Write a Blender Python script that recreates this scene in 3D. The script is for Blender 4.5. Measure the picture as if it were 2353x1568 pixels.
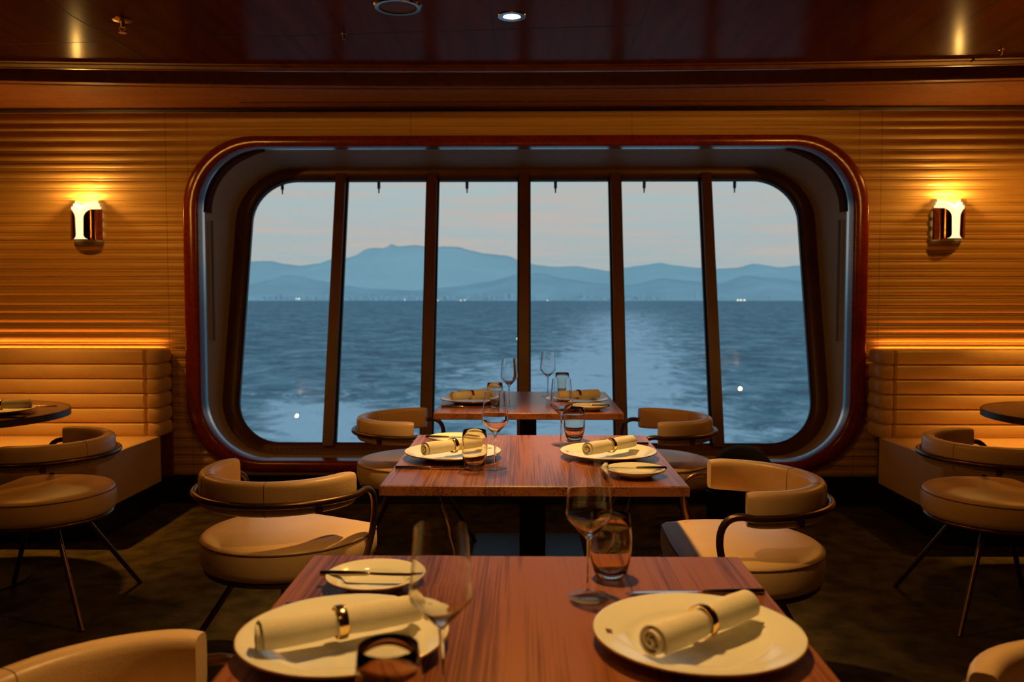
import bpy, math, random
from mathutils import Vector, Matrix, noise
random.seed(7)
scene = bpy.context.scene
for o in list(bpy.data.objects):
    bpy.data.objects.remove(o, do_unlink=True)
COL = scene.collection
PI = math.pi
R = math.radians

# ------------------------------------------------------------------ camera
FPX = 1950.0  # interior Y depths below were scaled toward the camera for this focal length
cam_data = bpy.data.cameras.new('camera')
cam_data.sensor_width = 36.0
cam_data.lens = 36.0 * FPX / 2353.0
cam_data.clip_start = 0.02
cam_data.clip_end = 30000
cam_data.dof.use_dof = True
cam_data.dof.focus_distance = 2.55
cam_data.dof.aperture_fstop = 4.0
cam = bpy.data.objects.new('camera', cam_data)
COL.objects.link(cam)
cam.location = (0, 0, 1.25)
cam.rotation_euler = (PI / 2 - math.atan(101 / FPX), 0, math.atan(27.5 / FPX))
scene.camera = cam

# ------------------------------------------------------------------ colour management
vs = scene.view_settings
scene.display_settings.display_device = 'sRGB'
vs.view_transform = 'Standard'
vs.look = 'None'
vs.gamma = 1.0
vs.exposure = 0.0
vs.use_curve_mapping = False
cy = scene.cycles
cy.use_denoising = True
cy.max_bounces = 10
cy.diffuse_bounces = 4
cy.glossy_bounces = 4
cy.transmission_bounces = 10
cy.transparent_max_bounces = 12
cy.sample_clamp_indirect = 6.0
cy.caustics_reflective = False
cy.caustics_refractive = True

# ------------------------------------------------------------------ dusk sky
SKY_DOWN, SKY_BEHIND = (0.06, 0.10, 0.13), 4.5
world = bpy.data.worlds.new('dusk_sky')
scene.world = world
world.use_nodes = True
nt = world.node_tree
nt.nodes.clear()
N = nt.nodes.new
L = nt.links.new
wo = N('ShaderNodeOutputWorld')
bg = N('ShaderNodeBackground')
tc = N('ShaderNodeTexCoord')
sep = N('ShaderNodeSeparateXYZ')
L(tc.outputs['Generated'], sep.inputs[0])
ramp = N('ShaderNodeValToRGB')
L(sep.outputs['Z'], ramp.inputs[0])
cr = ramp.color_ramp
cr.elements[0].position = 0.0
cr.elements[0].color = (0.375, 0.50, 0.535, 1)
cr.elements[1].position = 0.13
cr.elements[1].color = (0.44, 0.55, 0.565, 1)
for p, c in ((0.03, (0.38, 0.49, 0.52)), (0.06, (0.43, 0.50, 0.51)), (0.24, (0.22, 0.33, 0.41)), (0.5, (0.10, 0.19, 0.28)), (1.0, (0.07, 0.14, 0.23))):
    e = cr.elements.new(p)
    e.color = (*c, 1)
mp = N('ShaderNodeMapping')
mp.inputs['Scale'].default_value = (4.5, 4.5, 70)
mp.inputs['Rotation'].default_value = (0, R(1.0), 0)
L(tc.outputs['Generated'], mp.inputs[0])
nz = N('ShaderNodeTexNoise')
nz.inputs['Scale'].default_value = 1.3
nz.inputs['Detail'].default_value = 5
nz.inputs['Roughness'].default_value = 0.55
L(mp.outputs[0], nz.inputs['Vector'])
nr = N('ShaderNodeValToRGB')
nr.color_ramp.elements[0].position = 0.38
nr.color_ramp.elements[0].color = (0, 0, 0, 1)
nr.color_ramp.elements[1].position = 0.66
nr.color_ramp.elements[1].color = (0.8, 0.8, 0.8, 1)
L(nz.outputs[0], nr.inputs[0])
pm = N('ShaderNodeMix')
pm.data_type = 'RGBA'
lowz = N('ShaderNodeMapRange')
lowz.inputs['From Min'].default_value = 0.22
lowz.inputs['From Max'].default_value = 0.12
L(sep.outputs['Z'], lowz.inputs['Value'])
lm = N('ShaderNodeMath')
lm.operation = 'MULTIPLY'
L(nr.outputs[0], lm.inputs[0])
L(lowz.outputs[0], lm.inputs[1])
L(lm.outputs[0], pm.inputs['Factor'])
L(ramp.outputs[0], pm.inputs['A'])
pm.inputs['B'].default_value = (0.57, 0.495, 0.45, 1)
below = N('ShaderNodeMath')
below.operation = 'LESS_THAN'
below.inputs[1].default_value = 0.0
L(sep.outputs['Z'], below.inputs[0])
bm_ = N('ShaderNodeMix')
bm_.data_type = 'RGBA'
L(below.outputs[0], bm_.inputs['Factor'])
L(pm.outputs['Result'], bm_.inputs['A'])
bm_.inputs['B'].default_value = (*SKY_DOWN, 1)
# the western half of the sky, behind the ship, still glows from the sunset
mr = N('ShaderNodeMapRange')
mr.inputs['From Min'].default_value = 0.1
mr.inputs['From Max'].default_value = -1.0
mr.inputs['To Min'].default_value = 1.0
mr.inputs['To Max'].default_value = SKY_BEHIND
L(sep.outputs['Y'], mr.inputs['Value'])
L(bm_.outputs['Result'], bg.inputs['Color'])
L(mr.outputs[0], bg.inputs['Strength'])
L(bg.outputs[0], wo.inputs[0])

# ------------------------------------------------------------------ ceiling spotlights, with unseen ones added to brighten the room
AMBER = (1.0, 0.56, 0.16)
def spot(name, loc, power, size, blend=0.6, color=AMBER, radius=0.03, aim=None):
    d = bpy.data.lights.new(name, 'SPOT')
    d.energy = power
    d.spot_size = R(size)
    d.spot_blend = blend
    d.color = color
    d.shadow_soft_size = radius
    o = bpy.data.objects.new(name, d)
    COL.objects.link(o)
    o.location = loc
    if aim is not None:
        o.rotation_euler = (Vector(aim) - Vector(loc)).to_track_quat('-Z', 'Y').to_euler()
    o.data.cycles.is_caustics_light = name == 'downlight_beam'
    return o
CEIL = 2.25
FILL = 0.15
LAMPS = [(-0.044, 3.075, CEIL - 0.012, 172, 72, 0.95), (0.0, 1.62, CEIL - 0.012, 74, 82, 0.75),
         (-2.66, 4.14, CEIL - 0.012, 135, 66, 0.9), (2.80, 4.36, CEIL - 0.012, 165, 50, 0.9),
         (-2.3, 1.77, CEIL - 0.012, 8, 100, 0.9), (2.3, 1.77, CEIL - 0.012, 9, 100, 0.9),  # this row and the next: unseen lamps, added for general brightness
         (0.0, 0.1, CEIL - 0.012, 16, 90, 0.8), (-2.2, -0.8, CEIL - 0.012, 16, 110, 0.8), (2.2, -0.8, CEIL - 0.012, 16, 110, 0.8)]
for x, y, z, p, sz, bl in LAMPS:
    spot('downlight_beam', (x, y, z), p, sz, bl, (1.0, 0.43, 0.06) if abs(x) > 2 else AMBER)
    spot('downlight_fill', (x, y, z), min(p, 115) * FILL, 165, 0.5, (1.0, 0.38, 0.04), 0.03)  # wide fill added at each lamp to warm the walls and window

# track spots ahead of the camera, turned on the window wall
for x, y, tx in ((-2.62, 1.41, -0.5), (2.30, 2.20, 0.5)):
    spot('track_spot_beam', (x, y, 2.10), 70, 70, 1.0, (1.0, 0.42, 0.06), 0.016, (tx, 5.0, 2.12))

# ------------------------------------------------------------------ materials
def ramp_set(node, stops):
    els = node.color_ramp.elements
    while len(els) > len(stops):
        els.remove(els[-1])
    for i, (p, c) in enumerate(stops):
        e = els[i] if i < len(els) else els.new(p)
        e.position = p
        e.color = (*c, 1)

class Mat:
    def __init__(self, name):
        self.m = bpy.data.materials.new(name)
        self.m.use_nodes = True
        self.nt = self.m.node_tree
        self.b = self.nt.nodes['Principled BSDF']
        self.out = self.nt.nodes['Material Output']
    def new(self, t):
        return self.nt.nodes.new(t)
    def link(self, a, b):
        self.nt.links.new(a, b)
    def set(self, **k):
        for n, v in k.items():
            n = n.replace('_', ' ')
            if isinstance(v, tuple) and len(v) == 3:
                v = (*v, 1)
            self.b.inputs[n].default_value = v
        return self

def simple(name, col, rough=0.5, metal=0.0, var=0.0, vscale=8.0, bump=0.0, bscale=60.0, stretch=(1, 1, 1), spec=0.5, coat=0.0):
    M = Mat(name)
    M.set(Base_Color=col, Roughness=rough, Metallic=metal)
    M.b.inputs['Specular IOR Level'].default_value = spec
    if coat:
        M.b.inputs['Coat Weight'].default_value = coat
        M.b.inputs['Coat Roughness'].default_value = 0.12
    t = M.new('ShaderNodeTexCoord')
    mpn = M.new('ShaderNodeMapping')
    mpn.inputs['Scale'].default_value = stretch
    M.link(t.outputs['Object'], mpn.inputs[0])
    if var:
        n = M.new('ShaderNodeTexNoise')
        n.inputs['Scale'].default_value = vscale
        n.inputs['Detail'].default_value = 4
        M.link(mpn.outputs[0], n.inputs['Vector'])
        r = M.new('ShaderNodeValToRGB')
        ramp_set(r, [(0.3, tuple(c * (1 - var) for c in col)), (0.7, tuple(min(1, c * (1 + var)) for c in col))])
        M.link(n.outputs[0], r.inputs[0])
        M.link(r.outputs[0], M.b.inputs['Base Color'])
    if bump:
        n = M.new('ShaderNodeTexNoise')
        n.inputs['Scale'].default_value = bscale
        n.inputs['Detail'].default_value = 3
        M.link(mpn.outputs[0], n.inputs['Vector'])
        bp = M.new('ShaderNodeBump')
        bp.inputs['Strength'].default_value = bump
        bp.inputs['Distance'].default_value = 0.01
        M.link(n.outputs[0], bp.inputs['Height'])
        M.link(bp.outputs[0], M.b.inputs['Normal'])
    return M.m

def wood(name, dark, light, scale=(14, 1.0, 14), rough=0.3, plank=0.0, coat=0.0, bump=0.15, spec=0.5):
    """grain running along local Y, with cathedral figure; plank > 0 cuts boards of that width along X"""
    M = Mat(name)
    M.set(Roughness=rough)
    M.b.inputs['Specular IOR Level'].default_value = spec
    M.b.inputs['Coat Weight'].default_value = coat
    M.b.inputs['Coat Roughness'].default_value = 0.2
    t = M.new('ShaderNodeTexCoord')
    vec = t.outputs['Object']
    tone = None
    if plank:
        s = M.new('ShaderNodeSeparateXYZ')
        M.link(vec, s.inputs[0])
        dv = M.new('ShaderNodeMath'); dv.operation = 'DIVIDE'; dv.inputs[1].default_value = plank
        M.link(s.outputs[0], dv.inputs[0])
        fl = M.new('ShaderNodeMath'); fl.operation = 'FLOOR'
        M.link(dv.outputs[0], fl.inputs[0])
        wn = M.new('ShaderNodeTexWhiteNoise'); wn.noise_dimensions = '1D'
        M.link(fl.outputs[0], wn.inputs['W'])
        tone = wn.outputs['Value']
        off = M.new('ShaderNodeVectorMath'); off.operation = 'MULTIPLY_ADD'
        off.inputs[1].default_value = (3, 7, 2)
        M.link(wn.outputs['Color'], off.inputs[0])
        M.link(vec, off.inputs[2])
        vec = off.outputs[0]
    mpn = M.new('ShaderNodeMapping')
    mpn.inputs['Scale'].default_value = scale
    M.link(vec, mpn.inputs[0])
    n1 = M.new('ShaderNodeTexNoise')
    n1.inputs['Scale'].default_value = 0.8
    n1.inputs['Detail'].default_value = 3
    M.link(mpn.outputs[0], n1.inputs['Vector'])
    mul = M.new('ShaderNodeMath'); mul.operation = 'MULTIPLY'; mul.inputs[1].default_value = 16.0
    M.link(n1.outputs[0], mul.inputs[0])
    sn = M.new('ShaderNodeMath'); sn.operation = 'SINE'
    M.link(mul.outputs[0], sn.inputs[0])
    mp2 = M.new('ShaderNodeMapping')
    mp2.inputs['Scale'].default_value = (scale[0] * 22, scale[1] * 3.5, scale[2] * 22)
    M.link(vec, mp2.inputs[0])
    n2 = M.new('ShaderNodeTexNoise')
    n2.inputs['Scale'].default_value = 1.0
    n2.inputs['Detail'].default_value = 4
    M.link(mp2.outputs[0], n2.inputs['Vector'])
    a = M.new('ShaderNodeMath'); a.operation = 'MULTIPLY_ADD'; a.inputs[1].default_value = 0.13
    M.link(sn.outputs[0], a.inputs[0])
    M.link(n2.outputs[0], a.inputs[2])
    fac = a.outputs[0]
    if tone is not None:
        b2 = M.new('ShaderNodeMath'); b2.operation = 'MULTIPLY_ADD'; b2.inputs[1].default_value = 0.22
        M.link(tone, b2.inputs[0])
        M.link(fac, b2.inputs[2])
        fac = b2.outputs[0]
    r = M.new('ShaderNodeValToRGB')
    ramp_set(r, [(0.38, dark), (0.66, light)])
    M.link(fac, r.inputs[0])
    M.link(r.outputs[0], M.b.inputs['Base Color'])
    if bump:
        bp = M.new('ShaderNodeBump')
        bp.inputs['Strength'].default_value = bump
        bp.inputs['Distance'].default_value = 0.002
        M.link(fac, bp.inputs['Height'])
        M.link(bp.outputs[0], M.b.inputs['Normal'])
    return M.m

def glass(name, tint=(1, 1, 1), ior=1.45, clear=0.0):
    M = Mat(name)
    M.set(Base_Color=tint, Roughness=0.0, IOR=ior, Transmission_Weight=1.0)
    if clear:
        tr = M.new('ShaderNodeBsdfTransparent')
        tr.inputs[0].default_value = (*tint, 1)
        mx = M.new('ShaderNodeMixShader')
        mx.inputs[0].default_value = clear
        M.link(M.b.outputs[0], mx.inputs[1])
        M.link(tr.outputs[0], mx.inputs[2])
        M.link(mx.outputs[0], M.out.inputs[0])
    return M.m

def shell_glass(name, face, edge):
    """wall of a thin blown glass: clear when seen square on, denser and more mirroring where it turns edge on"""
    M = Mat(name)
    M.nt.nodes.remove(M.b)
    lw = M.new('ShaderNodeLayerWeight'); lw.inputs['Blend'].default_value = 0.5
    def power(e, k, add):
        p = M.new('ShaderNodeMath'); p.operation = 'POWER'; p.inputs[1].default_value = e
        M.link(lw.outputs['Facing'], p.inputs[0])
        q = M.new('ShaderNodeMath'); q.operation = 'MULTIPLY_ADD'; q.inputs[1].default_value = k; q.inputs[2].default_value = add
        M.link(p.outputs[0], q.inputs[0])
        return q.outputs[0]
    mc = M.new('ShaderNodeMix'); mc.data_type = 'RGBA'
    M.link(power(4.0, 1.0, 0.0), mc.inputs['Factor'])
    mc.inputs['A'].default_value = (*face, 1); mc.inputs['B'].default_value = (*edge, 1)
    tr = M.new('ShaderNodeBsdfTransparent')
    M.link(mc.outputs['Result'], tr.inputs[0])
    gl = M.new('ShaderNodeBsdfGlossy'); gl.inputs['Roughness'].default_value = 0.02
    mx = M.new('ShaderNodeMixShader')
    M.link(power(5.0, 0.80, 0.035), mx.inputs[0])
    M.link(tr.outputs[0], mx.inputs[1])
    M.link(gl.outputs[0], mx.inputs[2])
    M.link(mx.outputs[0], M.out.inputs[0])
    return M.m

def pane_glass(name):
    M = Mat(name)
    M.nt.nodes.remove(M.b)
    fr = M.new('ShaderNodeFresnel'); fr.inputs['IOR'].default_value = 1.45
    tr = M.new('ShaderNodeBsdfTransparent'); tr.inputs[0].default_value = (0.985, 0.99, 0.99, 1)
    gl = M.new('ShaderNodeBsdfGlossy'); gl.inputs['Roughness'].default_value = 0.0
    mx = M.new('ShaderNodeMixShader')
    M.link(fr.outputs[0], mx.inputs[0])
    M.link(tr.outputs[0], mx.inputs[1])
    M.link(gl.outputs[0], mx.inputs[2])
    M.link(mx.outputs[0], M.out.inputs[0])
    return M.m

def emit(name, col, strength):
    M = Mat(name)
    M.set(Base_Color=(0.25, 0.25, 0.25), Emission_Color=col, Emission_Strength=strength, Roughness=0.4)
    return M.m

def wall_mat():
    """warm ribbed veneer with hairline panel joints at fixed x positions"""
    M = Mat('ribbed_wall_panel')
    M.set(Roughness=0.42)
    t = M.new('ShaderNodeTexCoord')
    s = M.new('ShaderNodeSeparateXYZ')
    M.link(t.outputs['Object'], s.inputs[0])
    acc = None
    for x in (-2.115, -1.985, -0.665, 0.63, 1.955, 2.085, -3.4, 3.4):
        a = M.new('ShaderNodeMath'); a.operation = 'SUBTRACT'; a.inputs[1].default_value = x
        M.link(s.outputs[0], a.inputs[0])
        b = M.new('ShaderNodeMath'); b.operation = 'ABSOLUTE'
        M.link(a.outputs[0], b.inputs[0])
        c = M.new('ShaderNodeMath'); c.operation = 'LESS_THAN'; c.inputs[1].default_value = 0.0011
        M.link(b.outputs[0], c.inputs[0])
        if acc is None:
            acc = c.outputs[0]
        else:
            d = M.new('ShaderNodeMath'); d.operation = 'MAXIMUM'
            M.link(acc, d.inputs[0]); M.link(c.outputs[0], d.inputs[1])
            acc = d.outputs[0]
    mpn = M.new('ShaderNodeMapping'); mpn.inputs['Scale'].default_value = (0.7, 1, 9)
    M.link(t.outputs['Object'], mpn.inputs[0])
    n = M.new('ShaderNodeTexNoise'); n.inputs['Scale'].default_value = 3; n.inputs['Detail'].default_value = 4
    M.link(mpn.outputs[0], n.inputs['Vector'])
    r = M.new('ShaderNodeValToRGB')
    ramp_set(r, [(0.3, (0.56, 0.34, 0.11)), (0.7, (0.64, 0.40, 0.135))])
    M.link(n.outputs[0], r.inputs[0])
    mx = M.new('ShaderNodeMix'); mx.data_type = 'RGBA'
    M.link(acc, mx.inputs['Factor'])
    M.link(r.outputs[0], mx.inputs['A'])
    mx.inputs['B'].default_value = (0.12, 0.07, 0.03, 1)
    M.link(mx.outputs['Result'], M.b.inputs['Base Color'])
    return M.m

def ceiling_mat():
    M = Mat('lacquered_ceiling_veneer')
    M.set(Roughness=1.0)
    M.b.inputs['Specular IOR Level'].default_value = 0.0
    t = M.new('ShaderNodeTexCoord')
    mpn = M.new('ShaderNodeMapping'); mpn.inputs['Scale'].default_value = (12, 0.8, 1)
    M.link(t.outputs['Object'], mpn.inputs[0])
    n = M.new('ShaderNodeTexNoise'); n.inputs['Scale'].default_value = 1.5; n.inputs['Detail'].default_value = 5
    M.link(mpn.outputs[0], n.inputs['Vector'])
    r = M.new('ShaderNodeValToRGB')
    ramp_set(r, [(0.3, (0.10, 0.024, 0.009)), (0.7, (0.15, 0.038, 0.014))])
    M.link(n.outputs[0], r.inputs[0])
    M.link(r.outputs[0], M.b.inputs['Base Color'])
    gl = M.new('ShaderNodeBsdfGlossy'); gl.inputs['Roughness'].default_value = 0.17
    ms = M.new('ShaderNodeMixShader'); ms.inputs[0].default_value = 0.042
    M.link(M.b.outputs[0], ms.inputs[1]); M.link(gl.outputs[0], ms.inputs[2])
    M.link(ms.outputs[0], M.out.inputs[0])
    return M.m

def sea_mat():
    M = Mat('sea_water')
    M.set(Roughness=0.3, IOR=1.33)
    M.b.inputs['Specular IOR Level'].default_value = 0.0
    t = M.new('ShaderNodeTexCoord')
    at = M.new('ShaderNodeAttribute'); at.attribute_name = 'wake'
    def nz_(scale, st, detail, rough=0.6, dist=0.0):
        mpn = M.new('ShaderNodeMapping'); mpn.inputs['Scale'].default_value = st
        mpn.inputs['Rotation'].default_value = (0, 0, R(6))
        M.link(t.outputs['Object'], mpn.inputs[0])
        n = M.new('ShaderNodeTexNoise'); n.inputs['Scale'].default_value = scale
        n.inputs['Detail'].default_value = detail; n.inputs['Roughness'].default_value = rough
        n.inputs['Distortion'].default_value = dist
        M.link(mpn.outputs[0], n.inputs['Vector'])
        return n.outputs[0]
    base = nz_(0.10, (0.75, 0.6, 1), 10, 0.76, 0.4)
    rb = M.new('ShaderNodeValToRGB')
    ramp_set(rb, [(0.37, (0.025, 0.095, 0.14)), (0.50, (0.11, 0.29, 0.345)), (0.63, (0.36, 0.55, 0.56))])  # pale faces and dark troughs of the waves are put into the colour
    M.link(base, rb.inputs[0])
    churn = nz_(0.20, (0.8, 0.6, 1), 10, 0.76, 0.9)
    ad = M.new('ShaderNodeMath'); ad.operation = 'MULTIPLY_ADD'; ad.inputs[1].default_value = 0.30
    M.link(at.outputs['Fac'], ad.inputs[0]); M.link(churn, ad.inputs[2])
    rf = M.new('ShaderNodeValToRGB')
    ramp_set(rf, [(0.55, (0, 0, 0)), (0.63, (0.35, 0.35, 0.35)), (0.73, (1, 1, 1))])
    M.link(ad.outputs[0], rf.inputs[0])
    mx = M.new('ShaderNodeMix'); mx.data_type = 'RGBA'
    M.link(rf.outputs[0], mx.inputs['Factor'])
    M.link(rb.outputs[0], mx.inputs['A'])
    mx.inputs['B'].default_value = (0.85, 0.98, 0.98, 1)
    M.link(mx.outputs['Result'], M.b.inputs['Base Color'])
    gl = M.new('ShaderNodeBsdfGlossy')
    gl.inputs['Roughness'].default_value = 0.3
    ms = M.new('ShaderNodeMixShader')
    ms.inputs[0].default_value = 0.20
    M.link(M.b.outputs[0], ms.inputs[1]); M.link(gl.outputs[0], ms.inputs[2])
    M.link(ms.outputs[0], M.out.inputs[0])
    rr = M.new('ShaderNodeMapRange'); rr.inputs['To Min'].default_value = 0.22; rr.inputs['To Max'].default_value = 0.7
    M.link(rf.outputs[0], rr.inputs['Value'])
    M.link(rr.outputs[0], M.b.inputs['Roughness'])
    w1 = nz_(0.16, (1, 0.5, 1), 8, 0.68, 0.4)
    bp = M.new('ShaderNodeBump'); bp.inputs['Strength'].default_value = 1.0; bp.inputs['Distance'].default_value = 0.8
    M.link(w1, bp.inputs['Height'])
    M.link(bp.outputs[0], M.b.inputs['Normal'])
    M.link(bp.outputs[0], gl.inputs['Normal'])
    return M.m

MT = dict(
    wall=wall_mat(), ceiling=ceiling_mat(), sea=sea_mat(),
    carpet=simple('olive_carpet', (0.075, 0.058, 0.024), 0.95, var=0.5, vscale=9, bump=0.6, bscale=180, spec=0.1),
    black=simple('matt_black', (0.006, 0.005, 0.004), 0.6),
    pouf=simple('black_fabric', (0.004, 0.004, 0.005), 0.85, bump=0.3, bscale=150),
    redwood=wood('red_lacquered_wood', (0.16, 0.015, 0.004), (0.24, 0.026, 0.007), (3, 3, 3), 0.2, coat=0.2, bump=0.0),
    soffit=wood('brown_soffit_wood', (0.27, 0.11, 0.035), (0.36, 0.15, 0.05), (1, 9, 1), 0.45, bump=0.0),
    trimwood=wood('dark_trim_wood', (0.10, 0.030, 0.012), (0.15, 0.045, 0.018), (1, 9, 1), 0.3, bump=0.0),
    darkwood=wood('dark_wall_wood', (0.06, 0.03, 0.012), (0.10, 0.05, 0.02), (8, 1, 1), 0.4, bump=0.0),
    pocket=simple('dark_red_blind_pocket', (0.085, 0.022, 0.008), 0.8, spec=0.1),
    guide=simple('brown_blind_track', (0.20, 0.15, 0.10), 0.6),
    reveal=simple('grey_white_paint', (0.45, 0.34, 0.19), 0.55, var=0.04, vscale=2, spec=0.15),
    chrome=simple('polished_metal', (0.50, 0.52, 0.54), 0.16, 1.0),
    glazing=simple('brown_painted_steel', (0.10, 0.032, 0.012), 0.4, var=0.2, vscale=6),
    gasket=simple('black_rubber', (0.008, 0.008, 0.009), 0.5),
    pane=pane_glass('window_pane_glass'),
    leather=simple('cream_leather', (0.69, 0.475, 0.265), 0.34, var=0.05, vscale=7, bump=0.10, bscale=240),
    seam=simple('brown_stitching', (0.20, 0.12, 0.06), 0.7),
    bronze=simple('dark_bronze_tube', (0.16, 0.085, 0.045), 0.32, 0.9),
    table=wood('red_oak_tabletop', (0.12, 0.036, 0.016), (0.30, 0.105, 0.044), (9, 0.75, 9), 0.27, plank=0.135, bump=0.10, spec=0.45),
    darktable=wood('brown_round_top', (0.12, 0.055, 0.025), (0.19, 0.09, 0.04), (8, 1, 8), 0.3),
    tableedge=simple('dark_table_edge', (0.04, 0.025, 0.015), 0.35),
    steelplate=simple('brushed_base_steel', (0.10, 0.11, 0.12), 0.45, 0.9),
    china=simple('white_china', (0.84, 0.84, 0.77), 0.12, spec=0.5),
    chinarim=simple('brown_plate_rim', (0.30, 0.14, 0.05), 0.25),
    mark=simple('plate_print', (0.20, 0.10, 0.06), 0.5),
    linen=simple('cream_linen', (0.80, 0.75, 0.62), 0.85, var=0.04, vscale=40, bump=0.25, bscale=420, spec=0.15),
    gold=simple('polished_gold', (0.90, 0.62, 0.24), 0.14, 1.0),
    steel=simple('polished_steel', (0.62, 0.60, 0.57), 0.14, 1.0),
    darksteel=simple('dark_steel_handle', (0.34, 0.27, 0.21), 0.16, 1.0),
    glass=glass('clear_glass', (1, 1, 1), 1.45, 0.0),
    shell=shell_glass('thin_clear_glass', (0.99, 0.988, 0.98), (0.62, 0.60, 0.56)),
    tumbler=glass('tumbler_glass', (1.0, 0.96, 0.87), 1.45, 0.0),
    copper=simple('polished_dark_copper', (0.42, 0.17, 0.06), 0.13, 1.0),
    sconceglass=emit('lit_sconce_glass', (1.0, 0.78, 0.40), 1.3),
    lampglow=emit('lit_lamp_lens', (1.0, 0.93, 0.80), 30.0),
    grille=simple('brown_speaker_grille', (0.14, 0.055, 0.025), 0.6),
    brass=simple('aged_brass', (0.42, 0.26, 0.10), 0.3, 1.0),
    nozzle=simple('black_nozzle_plastic', (0.03, 0.032, 0.035), 0.5),
    hill=simple('hazy_far_hill', (0.62, 0.77, 0.735), 1.0, var=0.05, vscale=0.002, spec=0.0),  # distance haze is put into the colour of both hill ranges
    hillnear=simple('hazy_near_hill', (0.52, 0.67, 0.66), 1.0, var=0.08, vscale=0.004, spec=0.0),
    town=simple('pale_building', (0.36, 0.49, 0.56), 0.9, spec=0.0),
    shorelamp=emit('shore_lamp', (1.0, 0.86, 0.55), 2.2),
)

# ------------------------------------------------------------------ mesh helpers
class MB:
    def __init__(self):
        self.v, self.f = [], []
    def add(self, vs, fs):
        b = len(self.v)
        self.v += [tuple(p) for p in vs]
        self.f += [tuple(i + b for i in f) for f in fs]
        return self
    def box(self, lo, hi):
        x0, y0, z0 = lo; x1, y1, z1 = hi
        return self.add([(x0, y0, z0), (x1, y0, z0), (x1, y1, z0), (x0, y1, z0), (x0, y0, z1), (x1, y0, z1), (x1, y1, z1), (x0, y1, z1)],
                        [(0, 3, 2, 1), (4, 5, 6, 7), (0, 1, 5, 4), (1, 2, 6, 5), (2, 3, 7, 6), (3, 0, 4, 7)])
    def loft(self, rings, closed=True, caps=False, loop=False):
        """rings: equally long lists of points; closed joins each ring's ends; loop joins last ring to first"""
        n = len(rings[0]); b = len(self.v)
        for r in rings:
            self.v += [tuple(p) for p in r]
        m = len(rings)
        for i in range(m if loop else m - 1):
            j = (i + 1) % m
            for k in range(n if closed else n - 1):
                k2 = (k + 1) % n
                self.f.append((b + i * n + k, b + i * n + k2, b + j * n + k2, b + j * n + k))
        if caps:
            self.f.append(tuple(b + k for k in range(n))[::-1])
            self.f.append(tuple(b + (m - 1) * n + k for k in range(n)))
        return self
    def lathe(self, prof, seg=48, c=(0, 0, 0)):
        """prof: (r, z) from axis to axis (or open); revolved about local Z"""
        b = len(self.v); idx = []
        for r, z in prof:
            if r < 1e-7:
                self.v.append((c[0], c[1], c[2] + z)); idx.append((len(self.v) - 1,))
            else:
                s = len(self.v)
                for k in range(seg):
                    a = 2 * PI * k / seg
                    self.v.append((c[0] + r * math.cos(a), c[1] + r * math.sin(a), c[2] + z))
                idx.append(tuple(range(s, s + seg)))
        for i in range(len(idx) - 1):
            A, B = idx[i], idx[i + 1]
            for k in range(seg):
                k2 = (k + 1) % seg
                if len(A) == 1 and len(B) == 1:
                    continue
                if len(A) == 1:
                    self.f.append((A[0], B[k2], B[k]))
                elif len(B) == 1:
                    self.f.append((A[k], A[k2], B[0]))
                else:
                    self.f.append((A[k], A[k2], B[k2], B[k]))
        return self
    def tube(self, pts, r, seg=10, closed=False):
        pts = [Vector(p) for p in pts]; n = len(pts); rings = []
        up = None
        for i, p in enumerate(pts):
            a = pts[i - 1] if (i > 0 or closed) else p
            b_ = pts[(i + 1) % n] if (i < n - 1 or closed) else p
            t = (b_ - a).normalized()
            if up is None:
                up = Vector((0, 0, 1)) if abs(t.z) < 0.95 else Vector((1, 0, 0))
            u = (up - t * up.dot(t)).normalized()
            up = u
            w = t.cross(u)
            rr = r[i] if isinstance(r, (list, tuple)) else r
            rings.append([p + (u * math.cos(2 * PI * k / seg) + w * math.sin(2 * PI * k / seg)) * rr for k in range(seg)])
        return self.loft(rings, True, not closed, closed)
    def prism(self, outline, y0, y1):
        """outline in XZ, extruded along Y"""
        return self.loft([[(x, y0, z) for x, z in outline], [(x, y1, z) for x, z in outline]], True, True)
    def xf(self, M):
        self.v = [tuple(M @ Vector(p)) for p in self.v]
        return self
    def build(self, name, mat, parent=None, smooth=True, angle=35):
        me = bpy.data.meshes.new(name)
        me.from_pydata(self.v, [], self.f)
        me.validate()
        import bmesh as _b
        bm = _b.new(); bm.from_mesh(me)
        _b.ops.recalc_face_normals(bm, faces=bm.faces)
        bm.to_mesh(me); bm.free()
        me.materials.append(mat)
        if smooth:
            me.polygons.foreach_set('use_smooth', [True] * len(me.polygons))
            try:
                me.set_sharp_from_angle(angle=R(angle))
            except Exception:
                pass
        o = bpy.data.objects.new(name, me)
        COL.objects.link(o)
        if parent is not None:
            o.parent = parent
        return o

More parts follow.
